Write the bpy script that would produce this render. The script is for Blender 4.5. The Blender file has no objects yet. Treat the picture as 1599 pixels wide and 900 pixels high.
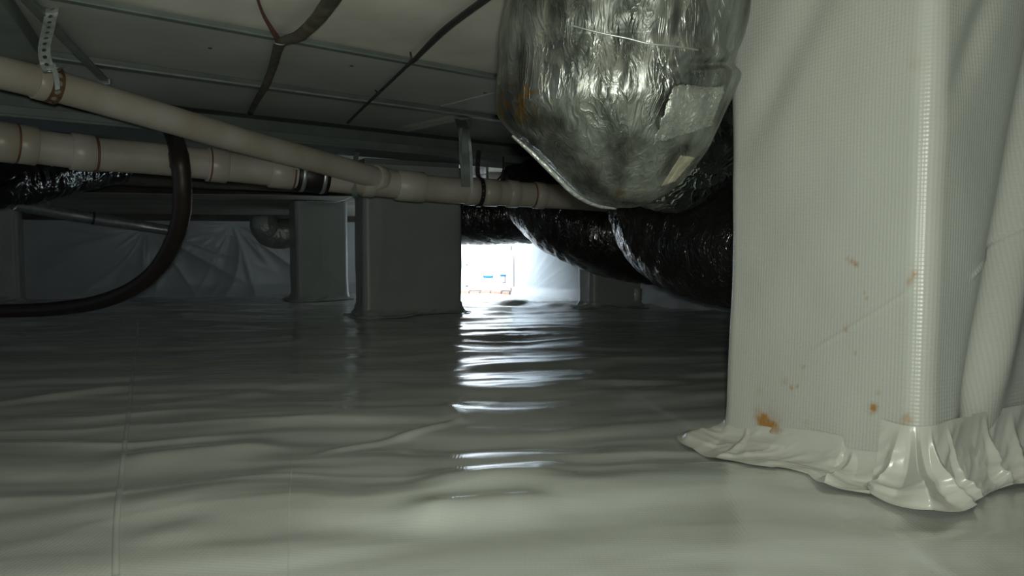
import bpy, math, random
import numpy as np
from mathutils import Vector

random.seed(7)
R = math.radians
S = bpy.context.scene
COL = S.collection

# ------------------------------------------------------------------ camera, world, lights
CAM_Z = 0.40
F = 1155.0
PITCH = math.atan(70 / F)
cd = bpy.data.cameras.new('camera'); cam = bpy.data.objects.new('camera', cd); COL.objects.link(cam)
cam.location = (0, 0, CAM_Z); cam.rotation_euler = (math.pi / 2 - PITCH, 0, 0)
cd.sensor_width = 36; cd.lens = 36 * F / 1599; cd.clip_start = 0.02
S.camera = cam

w = bpy.data.worlds.new('world'); S.world = w; w.use_nodes = True
w.node_tree.nodes['Background'].inputs[0].default_value = (0.6, 0.75, 1, 1)
w.node_tree.nodes['Background'].inputs[1].default_value = 0.5

S.view_settings.view_transform = 'Standard'; S.view_settings.look = 'None'
S.view_settings.gamma = 1; S.view_settings.exposure = 0.0
S.view_settings.use_curve_mapping = False

def light(name, typ, loc, energy, color, **k):
    l = bpy.data.lights.new(name, typ); o = bpy.data.objects.new(name, l); COL.objects.link(o)
    l.energy = energy; l.color = color; o.location = loc
    for a, b in k.items(): setattr(l, a, b)
    return o
# the phone's own torch beside its lens
fl = light('torch', 'AREA', (0.012, -0.02, CAM_Z + 0.028), 10.4, (0.97, 1.0, 0.90), shape='DISK', size=0.03)
fl.rotation_euler = (math.pi / 2 - PITCH, 0, 0)
# daylight falling through the open access hatch behind the middle pier
HATCH = Vector((-0.56, 5.34, 0.84))
hl = light('daylight_hatch', 'AREA', HATCH, 16.0, (0.80, 0.90, 1.0), shape='RECTANGLE', size=0.28, size_y=0.28, spread=R(105))
hl.rotation_euler = (Vector((-0.24, 5.90, 0.16)) - HATCH).to_track_quat('-Z', 'Y').to_euler()

# ------------------------------------------------------------------ geometry of the view, used to place things
cp, sp = math.cos(PITCH), math.sin(PITCH)
def ray(px, py):
    a = (px - 799.5) / F; b = -(py - 450) / F
    return Vector((a, cp + b * sp, -sp + b * cp))
def pt(px, py, Y):
    r = ray(px, py); r = r * (Y / r.y); return Vector((r.x, r.y, r.z + CAM_Z))
def onz(px, py, z=0.0):
    r = ray(px, py); r = r * ((z - CAM_Z) / r.z); return Vector((r.x, r.y, z))
AX = Vector((math.sin(R(50)), math.cos(R(50)), 0)); NX = Vector((-AX.y, AX.x, 0))   # joist direction and its normal
def st(s, t, z): v = AX * s + NX * t; return Vector((v.x, v.y, z))

# ------------------------------------------------------------------ noise
def _h(ix, iy, seed):
    n = (ix.astype(np.int64) * 374761393 + iy.astype(np.int64) * 668265263 + seed * 974634777) & 0xffffffff
    n = ((n ^ (n >> 13)) * 1274126177) & 0xffffffff
    return ((n ^ (n >> 16)) & 0xffff) / 65535.0
def vn(x, y, seed=0):
    x = np.asarray(x, float); y = np.asarray(y, float); x, y = np.broadcast_arrays(x, y)
    ix = np.floor(x); iy = np.floor(y); fx = x - ix; fy = y - iy
    fx = fx * fx * fx * (fx * (6 * fx - 15) + 10); fy = fy * fy * fy * (fy * (6 * fy - 15) + 10)
    a = _h(ix, iy, seed); b = _h(ix + 1, iy, seed); c = _h(ix, iy + 1, seed); d = _h(ix + 1, iy + 1, seed)
    return (a * (1 - fx) + b * fx) * (1 - fy) + (c * (1 - fx) + d * fx) * fy
def fbm(x, y, seed=0, o=3):
    s = 0; a = 1; t = 0
    for i in range(o): s = s + a * (vn(x * 2 ** i, y * 2 ** i, seed + i * 17) - .5); t += a; a *= .5
    return s / t
def ridge(x, y, seed=0, o=3):           # sharp creases, 0..1 with crests at 1
    s = 0; a = 1; t = 0
    for i in range(o):
        s = s + a * (1 - np.abs(2 * vn(x * 1.9 ** i, y * 1.9 ** i, seed + i * 31) - 1)) ** 2; t += a; a *= .5
    return s / t
def sm(a, b, x): t = np.clip((x - a) / (b - a), 0, 1); return t * t * (3 - 2 * t)

# ------------------------------------------------------------------ materials
def mat(name, col, rough=.5, metal=0., spec=.5, coat=0., var=0., vscale=8., bump=0., bscale=60., weave=0., wscale=1.,
        stain=None, stretch=(1, 1, 1), col2=None, rvar=0., crinkle=0., cscale=20.):
    m = bpy.data.materials.new(name); m.use_nodes = True
    nt = m.node_tree; N = nt.nodes; L = nt.links; b = N['Principled BSDF']
    b.inputs['Base Color'].default_value = (*col, 1); b.inputs['Roughness'].default_value = rough
    b.inputs['Metallic'].default_value = metal; b.inputs['Specular IOR Level'].default_value = spec
    b.inputs['Coat Weight'].default_value = coat; b.inputs['Coat Roughness'].default_value = .08
    tc = N.new('ShaderNodeTexCoord'); mp = N.new('ShaderNodeMapping'); L.new(tc.outputs['Object'], mp.inputs[0])
    mp.inputs['Scale'].default_value = stretch
    out = None
    if var or col2:
        n = N.new('ShaderNodeTexNoise'); n.inputs['Scale'].default_value = vscale; n.inputs['Detail'].default_value = 5
        L.new(mp.outputs[0], n.inputs[0])
        r = N.new('ShaderNodeValToRGB'); r.color_ramp.elements[0].position = .35; r.color_ramp.elements[1].position = .65
        c2 = col2 or tuple(c * (1 - var) for c in col)
        r.color_ramp.elements[0].color = (*c2, 1); r.color_ramp.elements[1].color = (*col, 1)
        L.new(n.outputs[0], r.inputs[0]); out = r.outputs[0]
    if stain:
        at = N.new('ShaderNodeAttribute'); at.attribute_name = 'stain'
        mx = N.new('ShaderNodeMix'); mx.data_type = 'RGBA'
        mx.inputs[6].default_value = (*col, 1); mx.inputs[7].default_value = (*stain, 1)
        if out: L.new(out, mx.inputs[6])
        L.new(at.outputs['Fac'], mx.inputs[0]); out = mx.outputs[2]
    if out: L.new(out, b.inputs['Base Color'])
    if rvar:
        n = N.new('ShaderNodeTexNoise'); n.inputs['Scale'].default_value = vscale * 1.3; L.new(mp.outputs[0], n.inputs[0])
        q = N.new('ShaderNodeMapRange'); q.inputs[1].default_value = .35; q.inputs[2].default_value = .65
        q.inputs[3].default_value = max(.03, rough - rvar); q.inputs[4].default_value = rough + rvar
        L.new(n.outputs[0], q.inputs[0]); L.new(q.outputs[0], b.inputs['Roughness'])
    prev = None
    def addbump(sock, dist):
        nonlocal prev
        bp = N.new('ShaderNodeBump'); bp.inputs['Strength'].default_value = 1; bp.inputs['Distance'].default_value = dist
        L.new(sock, bp.inputs['Height'])
        if prev: L.new(prev, bp.inputs['Normal'])
        prev = bp.outputs[0]
    if bump:
        n = N.new('ShaderNodeTexNoise'); n.inputs['Scale'].default_value = bscale; n.inputs['Detail'].default_value = 4
        L.new(mp.outputs[0], n.inputs[0]); addbump(n.outputs[0], bump)
    if crinkle:
        n = N.new('ShaderNodeTexNoise'); n.inputs['Scale'].default_value = cscale; n.inputs['Detail'].default_value = 3
        n.inputs['Distortion'].default_value = 1.5
        L.new(mp.outputs[0], n.inputs[0])
        m1 = N.new('ShaderNodeMath'); m1.operation = 'SUBTRACT'; m1.inputs[1].default_value = .5; L.new(n.outputs[0], m1.inputs[0])
        m2 = N.new('ShaderNodeMath'); m2.operation = 'ABSOLUTE'; L.new(m1.outputs[0], m2.inputs[0])
        m3 = N.new('ShaderNodeMath'); m3.operation = 'POWER'; m3.inputs[1].default_value = .6; L.new(m2.outputs[0], m3.inputs[0])
        addbump(m3.outputs[0], -crinkle)
    if weave:
        uv = tc.outputs['UV']
        for d in ('X', 'Y'):
            wv = N.new('ShaderNodeTexWave'); wv.bands_direction = d; wv.inputs['Scale'].default_value = 50 * wscale
            wv.inputs['Distortion'].default_value = .6; wv.inputs['Detail'].default_value = 1
            L.new(uv, wv.inputs[0]); addbump(wv.outputs['Fac'], weave)
    if prev: L.new(prev, b.inputs['Normal'])
    return m

M = {}
M['floor'] = mat('liner', (.51, .54, .50), .17, var=.08, vscale=3, weave=.00008, spec=1.0, coat=.35, stretch=(1, 2, 1), stain=(.30, .30, .26), rvar=.05)
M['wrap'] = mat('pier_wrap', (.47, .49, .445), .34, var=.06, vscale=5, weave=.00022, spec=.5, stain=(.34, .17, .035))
M['wrapdimmed'] = mat('pier_wrap_dimmed', (.32, .345, .32), .35, var=.12, vscale=4, weave=.00020, spec=.4)  # darker copy of the wrap: weaker light on far piers put into the colour
M['tape'] = mat('tape', (.54, .55, .49), .26, var=.06, vscale=6, spec=.5, bump=.0006, bscale=40)
M['seamtape'] = mat('seam_tape', (.62, .63, .57), .25, spec=.5)
M['wall'] = mat('wall_liner', (.46, .50, .53), .38, var=.10, vscale=3, bump=.004, bscale=6, spec=.5)
M['subfloor'] = mat('subfloor', (.80, .78, .68), .75, col2=(.60, .59, .51), vscale=3.2, stretch=(1, 1, 1), bump=.001, bscale=25)
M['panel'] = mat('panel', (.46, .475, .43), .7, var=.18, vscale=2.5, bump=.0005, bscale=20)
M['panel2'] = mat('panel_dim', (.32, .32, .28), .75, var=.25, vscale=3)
M['steel'] = mat('grey_steel', (.20, .235, .22), .55, metal=.25, var=.2, vscale=9)
M['galv'] = mat('galvanised', (.50, .54, .53), .38, metal=.7, var=.25, vscale=40)
M['lip'] = mat('bright_lip', (.30, .33, .31), .5, metal=.3, var=.3, vscale=14)
M['wood'] = mat('dark_wood', (.11, .10, .08), .8, var=.4, vscale=6, stretch=(1, 1, 6))
M['orange'] = mat('brick_sill', (.55, .36, .27), .8, var=.3, vscale=60)
M['pvc'] = mat('pvc', (.47, .435, .385), .36, col2=(.38, .34, .27), vscale=7, spec=.5)
M['pvcgrey'] = mat('pvc_grey', (.50, .48, .42), .40, col2=(.43, .40, .34), vscale=6)
M['primer'] = mat('purple_primer', (.20, .085, .055), .5, var=.4, vscale=40)
M['rubber'] = mat('rubber', (.012, .012, .012), .45)
M['hose'] = mat('hose', (.020, .016, .013), .45, col2=(.03, .017, .012), vscale=5)
M['hosecuff'] = mat('hose_cuff', (.075, .08, .085), .3)
M['strap'] = mat('strap', (.55, .60, .56), .4, metal=.55, var=.3, vscale=60)
M['rust'] = mat('rust', (.14, .075, .04), .7, var=.4, vscale=50)
M['cable'] = mat('cable', (.035, .035, .03), .5)
M['browncable'] = mat('brown_cable', (.13, .115, .075), .65, col2=(.06, .055, .04), vscale=30)
M['redwire'] = mat('red_wire', (.16, .075, .055), .6)
M['white'] = mat('white_plastic', (.65, .65, .6), .4)
M['foil'] = mat('foil', (.40, .425, .385), .38, metal=.9, col2=(.09, .10, .088), vscale=13, stain=(.26, .155, .05), crinkle=.0030, cscale=22, rvar=.10, bump=.0012, bscale=55, stretch=(1.6, 1, .6), weave=.0004, wscale=.055)
M['foil2'] = mat('foil_glossy', (.50, .55, .52), .14, metal=1, var=.5, vscale=9, crinkle=.014, cscale=10)
M['foiltape'] = mat('foil_tape', (.52, .56, .53), .38, metal=.55, var=.2, vscale=20, crinkle=.004, cscale=26)
M['matfoil2'] = mat('dull_foil', (.44, .47, .42), .48, metal=.75, var=.35, vscale=24, crinkle=.003, cscale=30)
M['matfoil'] = mat('matt_foil', (.40, .43, .40), .45, metal=.6, var=.2, vscale=10, crinkle=.006, cscale=12)
M['black'] = mat('black_film', (.008, .008, .008), .13, spec=.6, crinkle=.008, cscale=24, stretch=(1, 1, .4), col2=(.014, .011, .009), vscale=4)
M['leftfoil'] = mat('left_foil', (.10, .105, .10), .10, metal=1, crinkle=.008, cscale=9)
M['board'] = mat('foam_board', (.82, .84, .85), .6, var=.04)
M['blue'] = mat('blue_print', (.0, .16, .33), .6)
M['ink'] = mat('grey_ink', (.10, .10, .12), .6)
M['label'] = mat('paper_label', (.34, .33, .24), .6, var=.3, vscale=40)
M['dot'] = mat('screw_dot', (.05, .05, .045), .6)
M['box'] = mat('pale_box', (.55, .60, .68), .35, metal=.5, bump=.003, bscale=30)

# ------------------------------------------------------------------ object helpers
def link(name, me, m, parent=None, smooth=True):
    if smooth: me.polygons.foreach_set('use_smooth', [True] * len(me.polygons))
    if m: me.materials.append(m)
    o = bpy.data.objects.new(name, me); COL.objects.link(o)
    if parent: o.parent = parent
    return o
def mesh(name, V, Fc, m, parent=None, smooth=True, base=None):
    V = np.asarray(V, float)
    if parent is not None: V = V - np.array(parent.location)
    elif base is not None: V = V - np.array(base)
    me = bpy.data.meshes.new(name); me.from_pydata(V.tolist(), [], [tuple(f) for f in Fc]); me.update()
    o = link(name, me, m, parent, smooth)
    if parent is None and base is not None: o.location = base
    return o
def thing(name, label, cat, loc=(0, 0, 0), group=None):
    o = bpy.data.objects.new(name, None); COL.objects.link(o); o.location = loc; o.empty_display_size = .05
    return tag(o, label, cat, group)
def tag(o, label, cat, group=None):
    o['label'] = label; o['category'] = cat
    if group: o['group'] = group
    return o
def struct(o): o['kind'] = 'structure'; return o
def gridmesh(name, P, m, parent=None, wrap=False, uv=None, attr=None, smooth=True, base=None, thick=0):
    """P: (rows, cols, 3)"""
    r, c, _ = P.shape
    V = P.reshape(-1, 3)
    if parent is not None: V = V - np.array(parent.location)
    elif base is not None: V = V - np.array(base)
    i = np.arange(r - 1)[:, None]; cc = c if wrap else c - 1
    j = np.arange(cc)[None, :]; j2 = (j + 1) % c
    Q = np.stack([i * c + j, i * c + j2, (i + 1) * c + j2, (i + 1) * c + j], -1).reshape(-1, 4)
    me = bpy.data.meshes.new(name)
    me.vertices.add(len(V)); me.vertices.foreach_set('co', V.ravel())
    me.loops.add(len(Q) * 4); me.loops.foreach_set('vertex_index', Q.ravel().astype(np.int32))
    me.polygons.add(len(Q)); me.polygons.foreach_set('loop_start', np.arange(0, len(Q) * 4, 4, dtype=np.int32))
    me.update(calc_edges=True)
    if uv is not None:
        l = me.uv_layers.new(name='UVMap'); U = uv.reshape(-1, 2)[Q.ravel()]
        if wrap:
            # keep the seam quad continuous
            pass
        l.data.foreach_set('uv', U.ravel())
    if attr is not None:
        a = me.attributes.new('stain', 'FLOAT', 'POINT'); a.data.foreach_set('value', np.clip(attr, 0, 1).ravel())
    me.validate()
    o = link(name, me, m, parent, smooth)
    if parent is None and base is not None: o.location = base
    if thick:
        md = o.modifiers.new('thickness', 'SOLIDIFY'); md.thickness = thick; md.offset = 0
    return o
def catmull(P, n):
    P = [np.array(p, float) for p in P]; P = [2 * P[0] - P[1]] + P + [2 * P[-1] - P[-2]]
    out = []
    k = len(P) - 3
    for i in range(k):
        a, b, c, d = P[i:i + 4]
        for q in range(n):
            t = q / n
            out.append(.5 * ((2 * b) + (-a + c) * t + (2 * a - 5 * b + 4 * c - d) * t * t + (-a + 3 * b - 3 * c + d) * t ** 3))
    out.append(P[-2]); return np.array(out)
def tube(name, path, rad, m, parent=None, n=16, sub=6, disp=None, cap=True, base=None, attr=None, flat=1.0):
    """path: points; rad: number or one per point."""
    r_in = np.array(rad if hasattr(rad, '__len__') else [rad] * len(path), float)
    C = catmull(path, sub) if sub > 1 else np.array([tuple(p) for p in path], float)
    Rr = np.interp(np.linspace(0, len(r_in) - 1, len(C)), np.arange(len(r_in)), r_in)
    T = np.gradient(C, axis=0); T /= np.linalg.norm(T, axis=1)[:, None]
    up = np.array([0, 0, 1.]) if abs(T[0][2]) < .9 else np.array([1., 0, 0])
    N = np.cross(T[0], up); N /= np.linalg.norm(N); Ns = [N]
    for k in range(1, len(C)):
        N = Ns[-1] - T[k] * np.dot(Ns[-1], T[k]); N /= np.linalg.norm(N); Ns.append(N)
    Ns = np.array(Ns); B = np.cross(T, Ns)
    th = np.linspace(0, 2 * math.pi, n, endpoint=False)
    s = np.concatenate([[0], np.cumsum(np.linalg.norm(np.diff(C, axis=0), axis=1))])
    rr = np.repeat(Rr[:, None], n, 1)
    if disp is not None: rr = rr + disp(th[None, :], s[:, None], Rr[:, None])
    P = C[:, None, :] + rr[..., None] * (np.cos(th)[None, :, None] * Ns[:, None, :] + flat * np.sin(th)[None, :, None] * B[:, None, :])
    if cap:
        a = np.repeat(C[0][None, None], n, 1); b = np.repeat(C[-1][None, None], n, 1)
        P = np.concatenate([a, P[:1], P, P[-1:], b], 0)
    A = attr(P) if attr is not None else None
    return gridmesh(name, P, m, parent, wrap=True, base=base, attr=A)
def ring(name, c, d, r, length, m, parent, n=20, r2=None):
    """short collar with bevelled rims around a pipe: centre c, axis d"""
    d = Vector(d).normalized(); c = Vector(c); h = length / 2; r2 = r2 or r - .004
    prof = [(-h, r2 * .9), (-h, r - .002), (-h + .002, r), (h - .002, r), (h, r - .002), (h, r2 * .9)]
    up = Vector((0, 0, 1)) if abs(d.z) < .9 else Vector((1, 0, 0)); a = d.cross(up).normalized(); b = d.cross(a)
    P = np.zeros((len(prof), n, 3))
    for i, (o, rr) in enumerate(prof):
        for j in range(n):
            t = 2 * math.pi * j / n
            P[i, j] = c + d * o + (a * math.cos(t) + b * math.sin(t)) * rr
    return gridmesh(name, P, m, parent, wrap=True)
def hexa(name, P8, m, parent=None, base=None, bevel=0):
    Fc = [(0, 3, 2, 1), (4, 5, 6, 7), (0, 1, 5, 4), (1, 2, 6, 5), (2, 3, 7, 6), (3, 0, 4, 7)]
    o = mesh(name, [tuple(p) for p in P8], Fc, m, parent, smooth=False, base=base)
    if bevel:
        b = o.modifiers.new('bevel', 'BEVEL'); b.width = bevel; b.segments = 2
    return o
def stbox(name, s0, s1, t0, t1, z0, z1, m, parent=None, base=None, bevel=0):
    return hexa(name, [st(s0, t0, z0), st(s1, t0, z0), st(s1, t1, z0), st(s0, t1, z0), st(s0, t0, z1), st(s1, t0, z1), st(s1, t1, z1), st(s0, t1, z1)], m, parent, base, bevel)
def box(name, x0, x1, y0, y1, z0, z1, m, parent=None, base=None, bevel=0):
    return hexa(name, [(x0, y0, z0), (x1, y0, z0), (x1, y1, z0), (x0, y1, z0), (x0, y0, z1), (x1, y0, z1), (x1, y1, z1), (x0, y1, z1)], m, parent, base, bevel)

# ------------------------------------------------------------------ floor liner
CORNER = onz(803, 460.5); WR = Vector((math.sin(R(40)), -math.cos(R(40)), 0))      # right wall runs from the corner this way
ridge_a, ridge_b = onz(700, 469), onz(1010, 490)
def lineD(X, Y, a, b):
    ux, uy = b.x - a.x, b.y - a.y; L = math.hypot(ux, uy); ux /= L; uy /= L
    s = (X - a.x) * ux + (Y - a.y) * uy; d = (X - a.x) * (-uy) + (Y - a.y) * ux
    return s, d, L
def floor_h(X, Y):
    far = sm(1.6, 3.4, Y)
    wx, wy = X + .35 * fbm(X * 1.1, Y * 1.3, 3), Y + .34 * fbm(X * 1.3, Y * 1.1, 5) - .15 * X + .05 * fbm(X * 4, Y * 4, 6)
    h = .026 * fbm(wx * 1.1, wy * 3.4, 11, 2)
    h = h + .011 * ridge(wx * .9 + 5, wy * 4.4, 21, 2) * (.6 + .6 * far)
    h = h + (.0015 + .0055 * far) * (ridge(wx * 2.6, wy * 9.0, 31, 3) - .4)
    h = h + .0016 * fbm(wx * 6, wy * 15, 41, 2) + (.018 + .006 * far) * fbm(wx * 1.6 + 3, wy * 7.2, 51, 2)
    # long crease running to the middle of the view, overlap edge towards the near pier
    for (p, q, a, wd) in ((onz(505, 712), onz(712, 664), .006, .012), (onz(700, 640), onz(720, 664), .006, .02), (onz(180, 805), onz(480, 735), .004, .05),
                          (onz(190, 720), onz(420, 700), .006, .05), (onz(-60, 640), onz(200, 610), .006, .03), (onz(215, 640), onz(420, 618), .006, .05),
                          (onz(200, 850), onz(330, 825), .006, .04), (onz(660, 758), onz(880, 738), .011, .040), (onz(640, 806), onz(850, 790), .013, .040)):
        s, d, L = lineD(X, Y, p, q)
        h = h + a * np.exp(-(d / wd) ** 2) * sm(-.04, .05, s) * (1 - sm(L - .05, L + .04, s))
    s, d, L = lineD(X, Y, ridge_a, ridge_b)
    h = h + .020 * np.exp(-(d / .07) ** 2) * sm(-.6, 0, s)
    s, d, L = lineD(X, Y, onz(880, 560), onz(1125, 700))
    h = h + .002 * sm(-.004, .004, d) * sm(-.1, .2, s)
    return h
nr, nc = 470, 460
ys = np.concatenate([np.linspace(-4.6, .35, 24)[:-1], np.geomspace(.35, 6.6, nr)])
us = np.sign(np.linspace(-1, 1, nc)) * np.abs(np.linspace(-1, 1, nc)) ** 1.25
Yg = np.repeat(ys[:, None], nc, 1); Xg = us[None, :] * (np.maximum(Yg, .3) * .85 + 1.2) * np.where(Yg < .2, 3, 1)
Pf = np.stack([Xg, Yg, floor_h(Xg, Yg)], -1)
dirt = .5 * sm(.56, .75, vn(Xg * 2.2, Yg * 3, 77)) + .5 * sm(.6, .8, vn(Xg * 7, Yg * 9, 78))
floor = struct(gridmesh('floor', Pf, M['floor'], uv=np.stack([Xg, Yg], -1) * 1.0, attr=dirt * .35))
def seam(name, pts, width, m, lift=.0022):
    C = catmull(pts, 30); T = np.gradient(C, axis=0); T /= np.linalg.norm(T, axis=1)[:, None]
    sd = np.stack([-T[:, 1], T[:, 0], 0 * T[:, 0]], -1)
    P = np.stack([C + sd * k * width for k in (-.5, -.42, -.12, .12, .42, .5)], 1)
    H = floor_h(P[..., 0], P[..., 1]); P[..., 2] = H + np.array([-.001, lift, lift * 1.2, lift * 1.2, lift, -.001])
    return gridmesh(name, P, m, floor)
seam('seam_tape', [onz(181, 905), onz(184, 800), onz(200, 660), onz(208, 580), onz(216, 505)], .010, M['floor'])
seam('fold_line', [onz(450, 905), onz(452, 790), onz(458, 700)], .002, M['floor'], .0006)

# ------------------------------------------------------------------ ceiling
CZ = .965
ceiling = struct(box('ceiling', -7.5, 5.5, -4.8, 8.5, CZ, CZ + .06, M['subfloor']))
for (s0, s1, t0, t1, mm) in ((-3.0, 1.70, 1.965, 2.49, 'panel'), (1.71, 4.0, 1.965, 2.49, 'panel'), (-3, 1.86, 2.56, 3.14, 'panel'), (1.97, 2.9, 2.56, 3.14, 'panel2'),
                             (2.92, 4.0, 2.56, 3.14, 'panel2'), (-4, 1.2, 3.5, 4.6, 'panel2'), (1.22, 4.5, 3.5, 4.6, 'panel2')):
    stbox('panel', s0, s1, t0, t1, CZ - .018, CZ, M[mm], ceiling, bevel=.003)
for px, py in ((328, 75), (549, 103), (757, 145), (118, 42)):
    c = onz(px, py, CZ - .018)
    if px == 118: continue
    ring('screw', c, (0, 0, 1), .0065, .004, M['dot'], ceiling, n=10)
def joist(t, zt, zb, w0, label, s0=-3.2, s1=4.2, lip=True):
    j = thing('floor_joist', label, 'joist', st(s0, t, zb))
    stbox('web', s0, s1, t + w0 - .006, t + w0, zb, zt, M['steel'], j)
    stbox('bottom_flange', s0, s1, t, t + w0, zb - .006, zb, M['steel'], j, bevel=.001)
    if lip: stbox('lip', s0, s1, t - .003, t, zb - .006, zb + .001, M['lip'], j, bevel=.0015)
    return j
joist(1.935, CZ, CZ - .016, .026, 'thin grey joist edge beside the pale upper ceiling sheet, nearest of the two joists', lip=False)
joist(2.505, CZ, CZ - .030, .040, 'grey steel joist with a bright lip between the two rows of ceiling panels')
# main girder resting on the middle pier
g = thing('steel_girder', 'grey steel girder resting on the tall middle pier, above the pipes', 'girder', st(-3, 3.2, .86))
stbox('bottom_flange', -3.4, 4.2, 3.16, 3.44, .845, .862, M['steel'], g, bevel=.003)
stbox('web', -3.4, 4.2, 3.285, 3.315, .862, CZ - .014, M['steel'], g)
stbox('top_flange', -3.4, 4.2, 3.17, 3.43, CZ - .014, CZ, M['steel'], g, bevel=.002)
stbox('edge_lip', -3.4, 4.2, 3.155, 3.165, .855, .885, M['steel'], g, bevel=.002)
for s in (-.35, .12): stbox('stiffener', s, s + .012, 3.18, 3.42, .862, CZ - .014, M['steel'], g)
g2 = thing('wooden_girder', 'dark wooden girder over the small left pier, far behind the pipes', 'girder', st(-3, 4.7, .74))
for k in range(3): stbox('ply', -3.4, 3.6, 4.66 + k * .085, 4.74 + k * .085, .745 + .004 * (k % 2), .93, M['wood'], g2, bevel=.004)
stbox('nailing_strip', -3.4, 3.6, 4.63, 4.655, .735, .77, M['wood'], g2)
# strip of board hung under the ceiling beyond the girder
o = stbox('furring_strip', -1.2, 1.0, 3.62, 3.70, .88, .90, M['panel'], base=st(-1.2, 3.62, .88)); tag(o, 'thin pale batten just beyond the steel girder, above the slanting pipe', 'batten')

# ------------------------------------------------------------------ walls
def wall(name, a, b, z0, z1, m, disp, nu=260, nv=90, slab=.05):
    a = Vector(a); b = Vector(b); L = (b - a).length; d = (b - a) / L; n = Vector((-d.y, d.x, 0))
    if n.dot(Vector((0, 0, 0)) - a) < 0: n = -n
    U, Vv = np.meshgrid(np.linspace(0, L, nu), np.linspace(z0, z1, nv))
    D = disp(U, Vv, L) if disp else 0 * U
    P = np.array(a)[None, None] + U[..., None] * np.array(d) + D[..., None] * np.array(n); P[..., 2] = Vv
    o = struct(gridmesh(name, P, M[m], thick=0))
    return o, d, n
WB = onz(585, 458.5); WL = Vector((-4.6, 4.95, 0))
focus_u = None
def wdisp(U, V, L):
    # folds of the hung sheet fanning down from a gathered point
    out = .02 * fbm(U * 1.5, V * 2, 5, 3)
    for (u0, v0, amp, k, seed) in ((L - 1.66, .52, .05, 15, 3), (L - 1.05, .55, .035, 12, 9), (L - 3.1, .5, .03, 10, 14)):
        dx = U - u0; dz = v0 - V; r = np.hypot(dx, dz) + .02; an = np.arctan2(dx, dz)
        fan = ridge(an * k / 6 + seed, r * 1.1 + an * 1.2, seed, 2)
        out = out + amp * fan * np.exp(-(r / .7) ** 2) * sm(.02, .3, r) * sm(-.2, .1, dz + .1)
    return out + .05 * sm(.1, -.02, V)
wb, _, _ = wall('wall_back', (-4.6, 4.95, 0), WB, -.02, .57, 'wall', wdisp, 420, 110)
def wrd(U, V, L):
    an = np.arctan2(U - .05, V + .05)
    return .02 * fbm(U * 2, V * 3, 8, 3) + .010 * ridge(an * 3.2, np.hypot(U, V) * 1.2, 4, 3) * sm(.05, .4, U) + .03 * ridge(U * 4, V * 7, 6, 3) * sm(.9, 1.6, U) + .05 * sm(.08, -.02, V)
wr, _, _ = wall('wall_right', CORNER, CORNER + WR * 3.6, -.02, .75, 'wall', wrd, 420, 90)
RE = CORNER + WR * 3.6
struct(box('wall_front', -5, 4.0, -4.7, -4.62, -.05, CZ, M['wrapdimmed']))
struct(box('wall_left', -4.72, -4.6, -4.7, 5.1, -.05, CZ, M['wrapdimmed']))
struct(hexa('trim_3', [RE, (4.0, -4.7, 0), (4.08, -4.7, 0), RE + Vector((.1, .1, 0)), RE + Vector((0, 0, CZ)), (4.0, -4.7, CZ), (4.08, -4.7, CZ), RE + Vector((.1, .1, CZ))], M['wrapdimmed']))
# sill boards on top of the wall liner
def band(name, a, b, z0, z1, th, m):
    a = Vector(a); b = Vector(b); d = (b - a).normalized(); n = Vector((-d.y, d.x, 0))
    if n.y < 0: n = -n
    P = [a.xy, b.xy, (b + n * th).xy, (a + n * th).xy]
    return struct(hexa(name, [(p[0], p[1], z0) for p in P] + [(p[0], p[1], z1) for p in P], M[m], bevel=.004))
band('trim_1', Vector((-4.6, 4.90, 0)), WB + Vector((0, -.05, 0)), .565, CZ, .12, 'wood')
band('trim_2', WB, CORNER, .44, CZ, .14, 'wood')
band('trim_4', CORNER + Vector((-.05, 0, 0)), RE + Vector((-.05, 0, 0)), .74, CZ, .1, 'wood')

# ribbed grey soffit under the floor beyond the wooden girder
sfr = []
for k in range(70):
    v = k / 69; row = []
    for j in range(40):
        u = j / 39
        a_ = pt(-300 + 880 * u, 296 + 12 * u, 4.25 + .75 * u); b_ = Vector((-4.5, 4.88, .60)) * (1 - u) + Vector((WB.x - .02, WB.y - .06, .61)) * u
        p = a_ * (1 - v) + b_ * v; p.z += .008 * abs(math.sin(v * 14 + u)) + .01 * float(fbm(u * 9, v * 5, 3)); row.append(tuple(p))
    sfr.append(row)
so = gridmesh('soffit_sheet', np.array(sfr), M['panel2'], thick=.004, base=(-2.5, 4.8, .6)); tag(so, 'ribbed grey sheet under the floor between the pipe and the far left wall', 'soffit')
# bright foam board over the access, with print and a brick sill at its foot
A0 = WB + Vector((0, .04, 0)); A1 = CORNER + Vector((.0, .03, 0))
bd = (A1 - A0).normalized(); bn = Vector((bd.y, -bd.x, 0))
ab = thing('access_board', 'brightly lit white board with small blue print, at the far wall beside the middle pier', 'board', A0)
def bpts(u0, u1, z0, z1, o0, o1):
    f = lambda u, o: A0 + bd * u + bn * o
    q = [f(u0, o1), f(u1, o1), f(u1, o0), f(u0, o0)]
    return [(p.x, p.y, z0) for p in q] + [(p.x, p.y, z1) for p in q]
BL = (A1 - A0).length
hexa('sheet', bpts(0, BL, .03, .50, 0, .025), M['board'], ab, bevel=.003)
def bu(px, off=.027):       # distance along the board under a pixel column
    r = ray(px, 430); # intersect with board plane
    n = bn; k = (A0 + bn * off).dot(n) / Vector((r.x, r.y, 0)).dot(n); p = Vector((r.x, r.y, 0)) * k
    return (p - A0).dot(bd), k
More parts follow.
